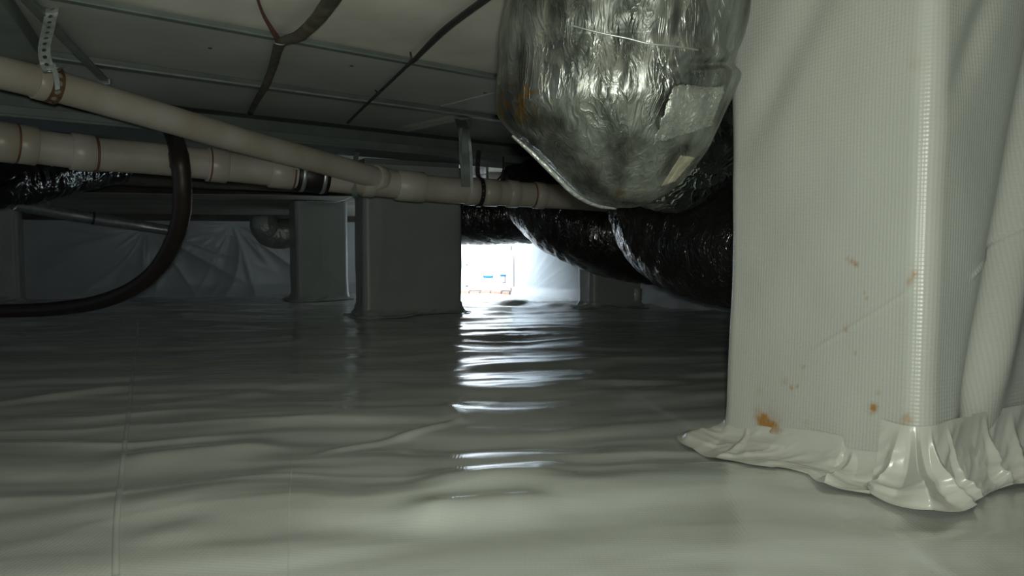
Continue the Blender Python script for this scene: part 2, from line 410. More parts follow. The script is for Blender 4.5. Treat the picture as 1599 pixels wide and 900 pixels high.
def bmark(name, px0, px1, py0, py1, m, off=.0265):
    u0, k = bu(px0); u1, _ = bu(px1); z1 = CAM_Z + ray(px0, py0).z * k; z0 = CAM_Z + ray(px0, py1).z * k
    return hexa(name, bpts(u0, u1, z0, z1, off, off + .0015), M[m], ab)
bmark('blue_print', 755, 769, 431, 434, 'blue'); bmark('print_edge', 754.6, 755.6, 427, 433, 'ink'); bmark('print_edge', 768.4, 769.4, 427, 434, 'ink')
bmark('blue_print', 781, 790, 429, 431.5, 'blue'); bmark('print_edge', 788, 789, 431, 440, 'ink'); bmark('print_edge', 784, 790, 440.5, 441.5, 'ink')
bmark('print_edge', 728, 730, 412, 415, 'ink'); bmark('print_edge', 797.8, 798.6, 384, 391, 'ink'); bmark('print_edge', 727, 731, 446, 448, 'ink')
bmark('edge_strip', 797, 798.4, 449, 459, 'orange')
u0, _ = bu(640); nbr = 12
sill = thing('brick_sill', 'low row of reddish bricks along the foot of the bright board', 'sill', A0 + bd * .1 + bn * .06)
uu = .02
k = 0
while uu < BL - .06:
    ln = min(.085, BL - .02 - uu)
    hexa('brick', bpts(uu, uu + ln - .008, -.01, .026 + .002 * (k % 3), .03, .085), M['orange'], sill, bevel=.003); uu += .085; k += 1

# ------------------------------------------------------------------ piers
PU = None
def pier(label, A, u2, lenf, lend, ztop, rad, m, disp, nper=240, nz=90, group=None, cap=None, attr=None, name='block_pier', zbase=-.01):
    """A: near corner on the floor; u2: direction of the front face; u1: direction of the left face going away."""
    u1 = Vector((-u2.y, u2.x, 0))
    ctr = A + u2 * lenf / 2 + u1 * lend / 2
    root = thing(name, label, 'pier', (ctr.x, ctr.y, 0), group)
    hx, hy = lenf / 2 - rad, lend / 2 - rad
    seg = [(2 * hx, 'b'), (math.pi / 2 * rad, 'c'), (2 * hy, 'r'), (math.pi / 2 * rad, 'c'), (2 * hx, 't'), (math.pi / 2 * rad, 'c'), (2 * hy, 'l'), (math.pi / 2 * rad, 'c')]
    per = sum(s[0] for s in seg)
    cen = [(-hx, -hy), (hx, -hy), (hx, hy), (-hx, hy)]
    def pos(p):     # p measured from the near corner: + along the front face, - along the left face
        q = p + math.pi / 4 * rad * 0
        q = q % per
        x = q
        s0 = 2 * hx
        if x < s0: return (-hx + x, -hy - rad), (0, -1)
        x -= s0
        for i, (cx, cy) in enumerate(((hx, -hy), (hx, hy), (-hx, hy), (-hx, -hy))):
            arc = math.pi / 2 * rad
            if x < arc:
                a = -math.pi / 2 + i * math.pi / 2 + x / rad
                return (cx + rad * math.cos(a), cy + rad * math.sin(a)), (math.cos(a), math.sin(a))
            x -= arc
            ln = [2 * hy, 2 * hx, 2 * hy, 0][i]
            if i < 3 and x < ln + 1e-9:
                return [((hx + rad, -hy + x), (1, 0)), ((hx - x, hy + rad), (0, 1)), ((-hx - rad, hy - x), (-1, 0))][i]
            x -= ln
        return (-hx, -hy - rad), (0, -1)
    def wpos(p):
        (a, b), (na, nb) = pos(p)
        w_ = ctr + u2 * a + u1 * b; n_ = u2 * na + u1 * nb
        return np.array((w_.x, w_.y)), np.array((n_.x, n_.y))
    ps = np.linspace(0, per, nper, endpoint=False)
    XY = np.array([wpos(p)[0] for p in ps]); NN = np.array([wpos(p)[1] for p in ps])
    zs = np.linspace(zbase, ztop, nz)
    Pp, Zz = np.meshgrid(ps, zs)
    Ps = np.where(Pp > per / 2, Pp - per, Pp)      # signed: negative = left face side
    D = disp(Ps, Zz)
    P = np.zeros((nz, nper, 3)); P[..., :2] = XY[None] + NN[None] * D[..., None]; P[..., 2] = Zz
    a_ = attr(P) if attr is not None else np.zeros((nz, nper))
    P = np.concatenate([P, P[:, :1]], 1); a_ = np.concatenate([a_, a_[:, :1]], 1)
    UV = np.stack([np.concatenate([Pp, np.full((nz, 1), per)], 1), np.concatenate([Zz, Zz[:, :1]], 1)], -1)
    gridmesh('wrap', P, M[m], root, uv=UV, attr=a_)
    if cap:
        c0, c1, mm = cap
        q = [ctr + u2 * sx * (lenf / 2 - .012) + u1 * sy * (lend / 2 - .012) for sx, sy in ((-1, -1), (1, -1), (1, 1), (-1, 1))]
        hexa('cap_board', [(p.x, p.y, c0) for p in q] + [(p.x, p.y, c1) for p in q], M[mm], root, bevel=.004)
    root_wpos = wpos
    return root, wpos, per
def skirt(root, wpos, p0, p1, htop, wout, seed, m='tape', n=160, nv=36, crumple=.01, name='tape_flap', lift=0, folds=()):
    ps = np.linspace(p0, p1, n); vs = np.linspace(0, 1, nv)
    P = np.zeros((nv, n, 3))
    for i, p in enumerate(ps):
        xy, nn = wpos(p)
        h = htop(p); wo = wout(p)
        for j, v in enumerate(vs):
            # quarter-curve from up the face to out along the liner
            a = v * math.pi / 2
            off = wo * (1 - math.cos(a)) ** 1.15; z = h * (1 - math.sin(a)) ** 1.0
            if v > .5: pass
            P[j, i, 0] = xy[0] + nn[0] * (off + .004); P[j, i, 1] = xy[1] + nn[1] * (off + .004); P[j, i, 2] = z + .003 + lift
    NNs = np.array([wpos(p)[1] for p in ps])
    pp, vv = np.meshgrid(ps, vs)
    cr = crumple * (ridge(pp * 11 + vv * 1.4, vv * 1.3 + seed, seed, 3) - .25) * np.sin(np.clip(vv, 0, 1) * math.pi) ** .6 * 1.3
    cr = cr + crumple * .7 * ridge(pp * 5 + seed, vv * 3.4 + pp * 3, seed + 5, 2) * sm(.15, .6, vv) * (1 - sm(.85, 1, vv))
    for (fp_, fa, fw_, fk_) in folds: cr = cr + fa * np.maximum(0, 1 - np.abs(pp - fp_ - fk_ * (vv - .5)) / (fw_ * (.35 + vv))) ** 1.3 * sm(.0, .45, vv) * (1 - .6 * sm(.8, 1, vv))
    P[..., 0] += NNs[None, :, 0] * cr; P[..., 1] += NNs[None, :, 1] * cr; P[..., 2] += np.abs(cr) * .9 * sm(.2, .7, vv)
    P[..., 2] += floor_h(P[..., 0], P[..., 1]) * sm(.5, 1, vv)
    o = gridmesh(name, P, M[m], root, thick=0)
    return o
ANG = math.atan2(.42, .91)
# ---- the big near pier on the right
C0 = onz(1436, 792); C1 = onz(1124, 690)
v1 = (C1 - C0).normalized(); U2 = Vector((v1.y, -v1.x, 0)); LD = (C1 - C0).length
spots = [(onz(1, 1), 0)]
def face_pt(px, py):        # point on the pier's left face under a pixel
    r = ray(px, py); n = Vector((-U2.x, -U2.y, 0)); k = Vector((C0.x, C0.y, 0)).dot(n) / Vector((r.x, r.y, 0)).dot(n)
    return Vector((r.x * k, r.y * k, CAM_Z + r.z * k))
SP = [(1190, 655, .012, .9), (1200, 663, .014, .8), (1215, 668, .010, .5), (1183, 640, .007, .35), (1185, 610, .007, .2), (1205, 660, .02, .35), (1364, 638, .0065, 1.6), (1371, 614, .004, .4), (1245, 604, .003, .8), (1236, 606, .0035, .7), (1254, 573, .003, .7),
      (1320, 515, .004, .6), (1335, 552, .003, .4), (1329, 408, .004, .6), (1336, 413, .004, .9), (1322, 404, .004, .4), (1353, 466, .0035, .5), (1350, 458, .003, .4), (1428, 428, .005, .8), (1420, 440, .004, .5),
      (1416, 655, .008, .6), (1225, 596, .006, .25), (1464, 469, .004, .6), (1152, 484, .003, .5), (1260, 661, .005, .2), (1430, 100, .012, .15), (1240, 480, .003, .3)]
SP = [(np.array(face_pt(a, b)), r, s) for a, b, r, s in SP]
def bigstain(P):
    o = np.zeros(P.shape[:2])
    for c, r, s in SP:
        d = np.linalg.norm(P - c, axis=-1); d = d * (1 + .7 * fbm(P[..., 1] * 90, P[..., 2] * 90, 3, 2)) ; o = o + s * np.exp(-(d / r) ** 2)
    return np.minimum(o * (.6 + .8 * vn(P[..., 1] * 300, P[..., 2] * 300, 5)), .95)
_pz = lambda q: (-(Vector((q.x, q.y, 0)) - C0).length, q.z)
CRa, CRb = _pz(face_pt(1255, 545)), _pz(face_pt(1412, 447))
def bigdisp(p, z):
    d = .012 * fbm(p * 3, z * 2.5, 7, 3) + .004 * fbm(p * 9, z * 5, 9, 2)
    # big slanting fold on the right face and a gathered pucker near its top
    c = .085 + (z - .12) * .26
    d = d - .022 * np.exp(-((p - c) / (.022 + .02 * z)) ** 2) * sm(.02, .2, z)
    d = d + .016 * np.exp(-((p - c - .06) / .035) ** 2) * sm(.02, .25, z)
    c2 = .055 + (z - .7) * .5
    d = d - .010 * np.exp(-((p - c2) / .03) ** 2) * sm(.55, .75, z)
    c3 = -.37 + (z - .6) * .6
    d = d - .010 * np.exp(-((p - c3) / .05) ** 2) * sm(.5, .7, z)
    # crisp diagonal crease lines
    e = (z - .355) - (p - .09) * .62
    d = d + .004 * np.exp(-(e / .003) ** 2) * sm(.07, .09, p) * (1 - sm(.3, .4, p))
    e = (z - CRa[1]) - (p - CRa[0]) * (CRb[1] - CRa[1]) / (CRb[0] - CRa[0])
    d = d + .0016 * np.exp(-(e / .0028) ** 2) * sm(CRa[0] - .02, CRa[0] + .02, p) * (1 - sm(CRb[0] - .02, CRb[0], p))
    d = d + .03 * sm(.5, 1.0, z) * sm(-.05, .1, p) * .3
    d = d + .008 * sm(.08, -.01, z)
    return d
bp, bw, bper = pier('large near pier in grey woven plastic with brown stains and a taped foot, far right', C0, U2, .46, LD, CZ, .034, 'wrap', bigdisp, 620, 300, attr=bigstain)
def hl_(p): return .050 + .055 * sm(-.35, -.05, p) * (p < -.12) + .0
# pieces of tape: left face piece, raised corner piece, right face piece
skirt(bp, bw, -LD - .10, -.145, lambda p: .050 + .025 * sm(-.4, -.15, p) - .02 * sm(-.155, -.145, p), lambda p: .085 + .02 * math.sin(p * 14), 3, crumple=.008, folds=((-LD - .01, .016, .03, .03), (-LD + .07, .006, .015, .03)))
skirt(bp, bw, -.165, -.055, lambda p: .055 + .01 * sm(-.15, -.06, p), lambda p: .075 + .012 * math.sin(p * 40), 8, crumple=.009, lift=.002, folds=((-.125, .016, .018, .02),))
skirt(bp, bw, -.085, .10, lambda p: .118 + .004 * math.sin(p * 30), lambda p: .040 + .045 * math.exp(-((p + .034) / .030) ** 2) + .006 * math.sin(p * 35 + 1), 12, crumple=.010, lift=.003, folds=((-.030, .024, .012, .006), (-.008, .014, .010, .012), (-.060, .010, .02, -.02), (.03, .010, .012, .02)), n=300)
skirt(bp, bw, .085, .42, lambda p: .125, lambda p: .042 + .010 * math.sin(p * 22 + 2), 17, crumple=.009, lift=.002, folds=((.13, .014, .02, .02), (.19, .012, .03, -.02)))

def smalldisp(seed, bow=.008):
    def f(p, z):
        return bow * fbm(p * 3 + seed, z * 3, seed, 3) * 2 + .004 * ridge(p * 6, z * 2 + seed, seed + 3, 2) + .012 * sm(.07, -.01, z)
    return f
def spier(label, px0, py0, px1, zt, dep, m, seed, rad=.03, cap=None, skirt_h=.07, grp=None, **k):
    A = onz(px0, py0); u2 = U2; t = (px1 - 799.5) / F * cp
    kk = (t * A.y - A.x) / (u2.x - t * u2.y)
    root, wp, per = pier(label, A, u2, kk, dep, zt, rad, m, smalldisp(seed), 200, 80, cap=cap)
    skirt(root, wp, -dep, kk, lambda p: skirt_h, lambda p: .05 + .012 * math.sin(p * 17 + seed), seed, m='wrapdimmed', n=150, nv=20, crumple=.010)
    return root, wp, kk
mp, mw, mk = spier('wide middle pier in grey plastic sheet under the steel girder, its foot taped', 570, 499, 722, .815, .19, 'wrapdimmed', 5, cap=(.813, .845, 'steel'))
lp, lw, lk = spier('narrow pier in grey plastic left of the middle pier, under the dark wooden girder', 464, 472, 544, .685, .22, 'wrapdimmed', 23, cap=(.683, .735, 'wood'), skirt_h=.05)
fp, fw, fk = spier('short grey pier at the far right, seen below the black duct', 926, 486, 1004, .80, .17, 'wrapdimmed', 41, cap=(.80, .9, 'wood'), skirt_h=.05)
ep, ew, ek = spier('grey wrapped pier cut off by the left edge of the view', -60, 476, 28, .80, .38, 'wrapdimmed', 57, cap=(.80, .9, 'wood'), skirt_h=.05)
# small patch of tape on the far right pier
q = [np.array([*(fw(p)[0] + fw(p)[1] * .016), z]) for p, z in ((fk - .105, .05), (fk - .05, .05), (fk - .05, .125), (fk - .105, .125))]
gridmesh('tape_patch', np.array([[q[0], q[1]], [q[3], q[2]]]), M['tape'], fp, thick=.002)

# ------------------------------------------------------------------ drain pipes
def yB(x): return 2.40 + .00125 * x
cB = [(-420, 165), (-120, 205), (0, 221), (140, 240), (240, 248), (400, 265), (560, 283), (640, 291), (700, 297), (800, 303), (900, 309), (1000, 317), (1100, 325)]
PB = [pt(x, y, yB(x)) for x, y in cB]
PBa = np.array([tuple(p) for p in PB]); 
def onB(x):
    xs = [c[0] for c in cB]; y = np.interp(x, xs, [c[1] for c in cB]); y2 = np.interp(x + 20, xs, [c[1] for c in cB])
    a = pt(x, y, yB(x)); b = pt(x + 20, y2, yB(x + 20)); return a, (b - a).normalized()
dp = thing('drain_pipe', 'cream plastic drain pipe with a slanting branch, running across under the girder', 'pipe', PB[0])
RB = .057
tube('main_pipe', PB, RB, M['pvc'], dp, n=28, sub=4)
def yA(x): return 1 / (.505 - (.505 - .318) * x / 600)
cA = [(-400, 5), (-110, 82), (0, 112), (75, 131), (100, 138), (200, 167), (300, 197), (400, 226), (500, 253), (598, 281)]
PA = [pt(x, y, yA(x)) for x, y in cA]
def onA(x):
    xs = [c[0] for c in cA]; y = np.interp(x, xs, [c[1] for c in cA]); y2 = np.interp(x + 10, xs, [c[1] for c in cA])
    a = pt(x, y, yA(x)); b = pt(x + 10, y2, yA(x + 10)); return a, (b - a).normalized()
br = tube('branch_pipe', PA, .0445, M['pvc'], dp, n=28, sub=4)
for x, ln, m in ((68, .05, 'pvc'),):
    c, d = onA(x); ring('coupling', c, d, .050, ln, M[m], dp)
# wye: short stub from the branch end into the main pipe, hub rings
c0, d0 = onA(590); cw, dw = onB(655)
tube('wye_stub', [c0 - d0 * .01, c0 + d0 * .10, cw], [.052, .052, .054], M['pvcgrey'], dp, n=24, sub=5)
ring('wye_hub', c0 + d0 * .0, d0, .0545, .045, M['pvcgrey'], dp)
for x, ln, r, m in ((4, .07, .066, 'pvc'), (40, .06, .064, 'pvc'), (128, .07, .064, 'pvc'), (338, .075, .064, 'pvc'), (438, .09, .064, 'pvc'), (640, .12, .066, 'pvcgrey'), (575, .05, .063, 'pvcgrey'),
                    (735, .05, .063, 'pvc'), (765, .07, .0625, 'pvc'), (800, .05, .063, 'pvc'), (842, .05, .0625, 'pvc')):
    c, d = onB(x); ring('coupling', c, d, r, ln, M[m], dp)
for x in (3, 26, 150, 327, 457, 832): c, d = onB(x); ring('primer_ring', c, d, .0652 if x != 832 else .060, .007, M['primer'], dp)
c, d = onB(487); rc = ring('rubber_coupling', c, d, .067, .125, M['rubber'], dp)
for x in (471, 503):
    c, d = onB(x); ring('hose_clamp', c, d, .0695, .016, M['galv'], dp)
    bx_ = c + Vector((-.01, -.068, .012)); box('clamp_screw', bx_.x, bx_.x + .02, bx_.y - .012, bx_.y, bx_.z, bx_.z + .014, M['galv'], dp, bevel=.002)

# ------------------------------------------------------------------ perforated hanger strap, left
def ribbon(name, path, width, side, m, parent=None, base=None, holes=0, thick=.0015, hr=.28, pitch=None):
    C = catmull(path, 10); s = np.concatenate([[0], np.cumsum(np.linalg.norm(np.diff(C, axis=0), axis=1))])
    L = s[-1]; side = np.array(side, float); side /= np.linalg.norm(side)
    def at(l): return np.array([np.interp(l, s, C[:, k]) for k in range(3)])
    V = []; Fc = []
    if not holes:
        n = max(8, int(L / .008))
        for i in range(n + 1):
            c = at(L * i / n); V += [c - side * width / 2, c + side * width / 2]
            if i: k = 2 * i; Fc.append((k - 2, k - 1, k + 1, k))
    else:
        pitch = pitch or L / holes; n = int(L / pitch)
        for i in range(n):
            b = len(V); l0 = i * pitch
            for u, v in ((-1, -1), (0, -1), (1, -1), (1, 0), (1, 1), (0, 1), (-1, 1), (-1, 0)):
                V.append(at(l0 + pitch * (v + 1) / 2) + side * u * width / 2)
            for u, v in ((-1, -1), (0, -1), (1, -1), (1, 0), (1, 1), (0, 1), (-1, 1), (-1, 0)):
                nn = math.hypot(u, v); V.append(at(l0 + pitch / 2 + v / nn * hr * width) + side * u / nn * hr * width)
            for q in range(8): q2 = (q + 1) % 8; Fc.append((b + q, b + q2, b + 8 + q2, b + 8 + q))
    o = mesh(name, V, Fc, M[m], parent, smooth=False, base=base)
    md = o.modifiers.new('thickness', 'SOLIDIFY'); md.thickness = thick; md.offset = 0
    return o
cs, ds = onA(80); Ys = yA(80)
top = pt(84, 5, 1.92)
ps_ = thing('perforated_strap', 'pale perforated metal strap holding up the slanting pipe at the upper left', 'strap', top)
rp = .0445 + .006
a1 = Vector((0, -1, 0)); a1 = (a1 - ds * a1.dot(ds)).normalized(); a2 = ds.cross(a1)
if a2.z < 0: a2 = -a2
loop = [cs + (a1 * math.cos(t) + a2 * math.sin(t)) * rp for t in np.linspace(R(75), R(-200), 14)]
toppt = onz(84, 2, CZ - .01) ; 
ribbon('band', [onz(85, 3, CZ - .001), pt(80, 22, 1.745), pt(74, 50, 1.79), pt(69, 76, 1.83), pt(72, 97, 1.855), pt(79, 112, 1.875), loop[0] + a1 * .01], .029, (1, .15, .12), 'strap', ps_, holes=1, pitch=.0205, hr=.19)
ribbon('pipe_loop', loop, .030, tuple(ds), 'rust', ps_, holes=1, pitch=.024)
ribbon('inner_fold', [pt(82, 100, 1.86), pt(88, 120, 1.86), pt(90, 140, 1.87)], .012, (1, .1, .3), 'strap', ps_)
# strap and tie at the girder, holding the main pipe
cs2, ds2 = onB(727)
hs = thing('hanger_strap', 'twisted grey strap hanging from the ceiling gap around the horizontal pipe, beside the middle pier', 'strap', cs2)
ribbon('band', [onz(719, 188, CZ - .01) + Vector((0, -.03, 0)), pt(724, 205, 3.20), pt(727, 240, 3.19), pt(728, 265, 3.18), pt(729, 292, 3.205)], .050, (1, .3, 0), 'steel', hs, thick=.004)
ribbon('inner_band', [onz(734, 188, CZ - .01) + Vector((0, -.05, 0)), pt(732, 210, 3.185), pt(735, 240, 3.175), pt(737, 300, 3.19)], .012, (1, .3, 0), 'galv', hs, thick=.003)
ribbon('fold', [pt(720, 200, 3.19), pt(719, 240, 3.17), pt(724, 285, 3.19)], .014, (1, -.6, 0), 'lip', hs, thick=.003)
cs3, ds3 = onB(747)
b1 = Vector((0, -1, 0)); b1 = (b1 - ds3 * b1.dot(ds3)).normalized(); b2 = ds3.cross(b1); b2 = -b2 if b2.z < 0 else b2
lp3 = [cs3 + (b1 * math.cos(t) + b2 * math.sin(t)) * .067 for t in np.linspace(R(90), R(-260), 16)]
o = ribbon('strap_tie', [pt(748, 235, 3.34), pt(746, 262, 3.33), lp3[0]] + lp3[1:], .020, tuple(ds3), 'rubber', base=cs3, holes=1, pitch=.03, hr=.13)
tag(o, 'black perforated strap looped round the horizontal pipe, right of the grey hanger strap', 'strap')
cs4, ds4 = onB(557)
o = ribbon('pipe_strap', [cs4 + Vector((0, .02, .12)), cs4 + Vector((.0, -.05, .05)), cs4 + Vector((0, -.063, 0)), cs4 + Vector((0, -.04, -.06)), cs4 + Vector((0, 0, -.075))], .022, (1, 0, 0), 'steel', base=cs4)
tag(o, 'short dark strap on the horizontal pipe just left of where the slanting pipe joins', 'strap')
o = tube('foil_wire', [cs4 + Vector((0, -.04, -.065)), cs4 + Vector((-.05, -.05, -.085)), cs4 + Vector((-.09, -.05, -.09)), cs4 + Vector((-.20, -.03, -.085))], [.002, .003, .004, .002], M['galv'], n=6, sub=4, base=cs4)
tag(o, 'small bright wire end below the horizontal pipe, above the narrow left pier', 'wire')

# ------------------------------------------------------------------ black hose
hz = [(262, 195, 2.92), (272, 215, 2.84), (279, 240, 2.58), (284, 280, 2.56), (284, 330, 2.60), (272, 375, 2.66), (245, 420, 2.75), (205, 452, 2.85), (150, 473, 2.95), (80, 483, 3.05), (0, 486, 3.15), (-120, 486, 3.3), (-500, 484, 3.75)]
HP = [pt(*p) for p in hz]
hs_ = thing('drain_hose', 'dark rubber hose curving down from the pipes and away to the left edge', 'hose', HP[-1])
tube('tube', HP, [.030] + [.031] * 5 + [.029] * 7, M['hose'], hs_, n=22, sub=8, disp=lambda th, s, r: .0006 * np.sin(s * 500) + .0006 * fbm(th * 2, s * 20, 3))
d = (HP[3] - HP[2]).normalized(); tube('cuff', [HP[2] + Vector((0, -.001, .0)), HP[2] * .5 + HP[3] * .5 + Vector((.0, -.001, 0))], .0335, M['hosecuff'], hs_, n=22, sub=3)

# ------------------------------------------------------------------ ceiling cables
def cz(px, py, dz=.03): return onz(px, py, CZ - dz)
c = thing('brown_cable', 'thick brown cable bending over the ceiling at the top left, clipped at the joist edge', 'cable', cz(438, 66))
tube('sheath', [cz(560, -60, .03), cz(520, -4, .035), cz(495, 30, .045), cz(468, 55, .05), cz(440, 66, .045), cz(433, 80, .04), cz(425, 108, .035), cz(414, 135, .055), cz(404, 152, .045), cz(391, 176, .035)],
     [.019, .019, .018, .017, .015, .0135, .013, .013, .012, .012], M['browncable'], c, n=12, sub=6, disp=lambda th, s, r: .0025 * fbm(th * 1.2, s * 25, 2), flat=.7)
ribbon('clip', [cz(427, 63, .036), cz(430, 68, .062), cz(440, 70, .064), cz(449, 68, .045)], .006, (0, 1, 0), 'white', c)
o = tube('red_wire', [cz(398, -15, .012), cz(410, 20, .015), cz(424, 45, .02), cz(436, 64, .03)], [.003, .004, .006, .008], M['redwire'], n=8, sub=5, base=cz(436, 64)); tag(o, 'thin reddish wire running up to the top edge from the brown cable clip', 'wire')
c = thing('black_cable', 'thin dark cable running slantwise across the ceiling, upper middle', 'cable', cz(640, 100))
tube('sheath', [cz(780, -14, .02), cz(700, 45, .022), cz(650, 92, .03), cz(638, 101, .034), cz(600, 137, .036), cz(583, 153, .052), cz(560, 175, .042), cz(543, 192, .034)], .0052, M['cable'], c, n=8, sub=6)
tube('second_strand', [cz(770, -14, .02), cz(692, 45, .022), cz(652, 86, .028), cz(640, 100, .036)], .0042, M['cable'], c, n=8, sub=6)
tube('clip', [cz(641, 82, .01), cz(642, 92, .03), cz(636, 101, .042)], .003, M['cable'], c, n=6, sub=4)
tube('clip', [cz(586, 141, .02), cz(592, 146, .04), cz(596, 141, .045)], .0025, M['cable'], c, n=6, sub=4)
# braces at the upper left
def bar(name, a, b, w_, t_, m, label, cat='brace'):
    d = (b - a).normalized(); s_ = d.cross(Vector((0, 0, 1))).normalized(); u_ = s_.cross(d)
    r = thing(name, label, cat, a)
    P = [a + s_ * x * w_ + u_ * y * t_ for x, y in ((-.5, -.5), (.5, -.5), (.5, .5), (-.5, .5))] + [b + s_ * x * w_ + u_ * y * t_ for x, y in ((-.5, -.5), (.5, -.5), (.5, .5), (-.5, .5))]
    hexa('bar', P, M[m], r, bevel=.002)
    return r
b_ = bar('steel_brace', onz(22, -22, CZ - .03), onz(166, 128, CZ - .055), .022, .012, 'steel', 'narrow grey steel brace slanting behind the perforated strap to the slanting pipe')
e = onz(166, 129, CZ - .06); box('end_clip', e.x - .022, e.x + .022, e.y - .02, e.y, e.z - .010, e.z + .010, M['galv'], b_, bevel=.003)
bar('cross_beam', onz(-90, -60, CZ - .05), onz(30, 88, CZ - .055), .13, .05, 'steel', 'dark steel cross beam in the top left corner above the slanting pipe', 'beam')
bar('support_bar', pt(-60, 150, 2.75), pt(145, 176, 3.0), .05, .015, 'steel', 'dark flat bar between the slanting pipe and the horizontal pipe, far left', 'bar')
w_ = tube('hanging_wire', [pt(786, 245, 3.9), pt(786, 262, 3.85), pt(782, 275, 3.8), pt(772, 285, 3.7)], .004, M['cable'], n=8, sub=5, base=pt(786, 245, 3.9)); tag(w_, 'short hooked wire hanging above the pipe left of the silver duct', 'wire')

# ------------------------------------------------------------------ silver duct hanging near the camera
YC = 1.36
bagrows = [  # image row, left, right outline, centre depth, depth radius
    (-150, 800, 1190, 1.40, .20), (-60, 795, 1180, 1.38, .20), (0, 788, 1166, 1.37, .205), (40, 780, 1160, 1.36, .205), (70, 777, 1152, 1.36, .205), (98, 776, 1139, 1.36, .20), (106, 776, 1139, 1.36, .20), (118, 776, 1151, 1.36, .20), (150, 773, 1140, 1.36, .20),
    (180, 775, 1126, 1.36, .195), (205, 796, 1116, 1.37, .185), (235, 832, 1102, 1.38, .17), (262, 862, 1082, 1.40, .15), (285, 884, 1062, 1.41, .125), (305, 905, 1040, 1.42, .10), (318, 930, 1018, 1.43, .07), (324, 955, 990, 1.43, .03), (325, 968, 975, 1.43, .01)]
B = np.array(bagrows, float)
tt = np.linspace(0, len(B) - 1, 230); Br = np.stack([np.interp(tt, np.arange(len(B)), B[:, k]) for k in range(5)], 1)
kern = np.hanning(17); kern /= kern.sum()
for k in range(1, 5): Br[:, k] = np.convolve(np.pad(Br[:, k], 8, mode='edge'), kern, 'valid')
nb = 260; th = np.linspace(0, 2 * math.pi, nb, endpoint=False)
PBg = np.zeros((len(Br), nb, 3)); 
for i, (yy, l, r_, yc, dr) in enumerate(Br):
    a = pt(l, yy, yc); b = pt(r_, yy, yc); cx = (a.x + b.x) / 2; rx = (b.x - a.x) / 2
    e_ = 2.05
    ct, sn = np.cos(th), np.sin(th)
    PBg[i, :, 0] = cx + rx * np.sign(ct) * np.abs(ct) ** (2 / e_)
    PBg[i, :, 1] = yc + dr * np.sign(sn) * np.abs(sn) ** (2 / e_)
    PBg[i, :, 2] = a.z
zz = PBg[..., 2]; TH = np.repeat(th[None], len(Br), 0)
cb = np.array((pt(968, 100, YC).x, YC))
crd = .016 * (ridge(TH * 1.7 + zz * 1.5, zz * 2.2, 5, 2) - .45) * sm(1.0, .5, zz) + .007 * (ridge(TH * 5 + zz * 3, zz * 5, 6, 3) - .4)
crd += .012 * (ridge(TH * 4.2, zz * 1.6, 9, 2) - .4) * sm(.45, .85, zz) + .007 * (ridge(TH * 2 + zz * 6, zz * 9 - TH * 1.5, 19, 3) - .4) * (.35 + .65 * sm(-.2, .6, np.cos(TH)))
gro = pt(1100, 128, YC).z
right = sm(.2, .9, np.cos(TH))
crd -= .022 * right * np.exp(-((zz - gro - .02 * np.cos(TH * 2)) / .009) ** 2)
edge = np.clip(np.abs(np.cos(TH)), 0, 1) ** 6
fr = (Br[:, 2] - Br[:, 1])[:, None] / 380
crd *= (1 - .75 * edge) * fr
nrm = np.stack([np.cos(TH), np.sin(TH)], -1)
PBg[..., :2] += nrm * crd[..., None]
PBg[..., 2] = np.minimum(PBg[..., 2], CZ - .002)
fst = [(pt(805, 150, 1.22), .035, 1.0), (pt(780, 165, 1.3), .02, .9), (pt(795, 180, 1.28), .02, .7), (pt(822, 155, 1.2), .02, .8), (pt(850, 215, 1.2), .022, .8), (pt(872, 225, 1.2), .018, .6), (pt(825, 185, 1.22), .012, .8), (pt(803, 195, 1.25), .010, .9), (pt(966, 300, 1.34), .012, .8), (pt(918, 275, 1.28), .018, .5)]
sa = np.zeros(zz.shape)
for c_, r_, s_ in fst:
    d_ = np.linalg.norm((PBg - np.array(c_)) * np.array([1, .35, 1]), axis=-1); sa += s_ * np.exp(-(d_ / r_) ** 2)
sa *= sm(.45, .62, .6 * vn(PBg[..., 0] * 150 + PBg[..., 2] * 90, PBg[..., 2] * 110 - PBg[..., 0] * 60, 4) + .4 * vn(PBg[..., 0] * 60, PBg[..., 2] * 60, 8)) * .85
sd = thing('silver_duct', 'large crumpled silver foil duct hanging from the ceiling beside the big pier', 'duct', (float(cb[0]), YC, .46))
UVb = np.stack([TH * .2, zz + .02 * np.sin(TH)], -1)
gridmesh('foil_sleeve', PBg, M['foil'], sd, wrap=True, attr=sa, uv=UVb)
# its glossy lower bend turning away behind
def crum(a, k1, k2, seed, rings=0.):
    def f(th, s, r):
        return a * (ridge(np.cos(th) * k1 + s * k2, np.sin(th) * k1 + s * k2 * .4, seed, 3) - .4) + a * .6 * (ridge(th * .8 + s * 2, s * k2 * 2.5, seed + 4, 2) - .4) + rings * np.abs(np.sin(s * 60 + 2 * fbm(th, s * 4, seed)))
    return f
tube('lower_bend', [pt(985, 262, 1.50), pt(1018, 268, 1.54), pt(1060, 255, 1.60), pt(1110, 215, 1.72), pt(1160, 150, 1.86), pt(1200, 60, 1.95)], [.045, .078, .098, .112, .12, .12], M['foil2'], sd, n=110, sub=26, disp=crum(.012, 2.2, 6, 9))
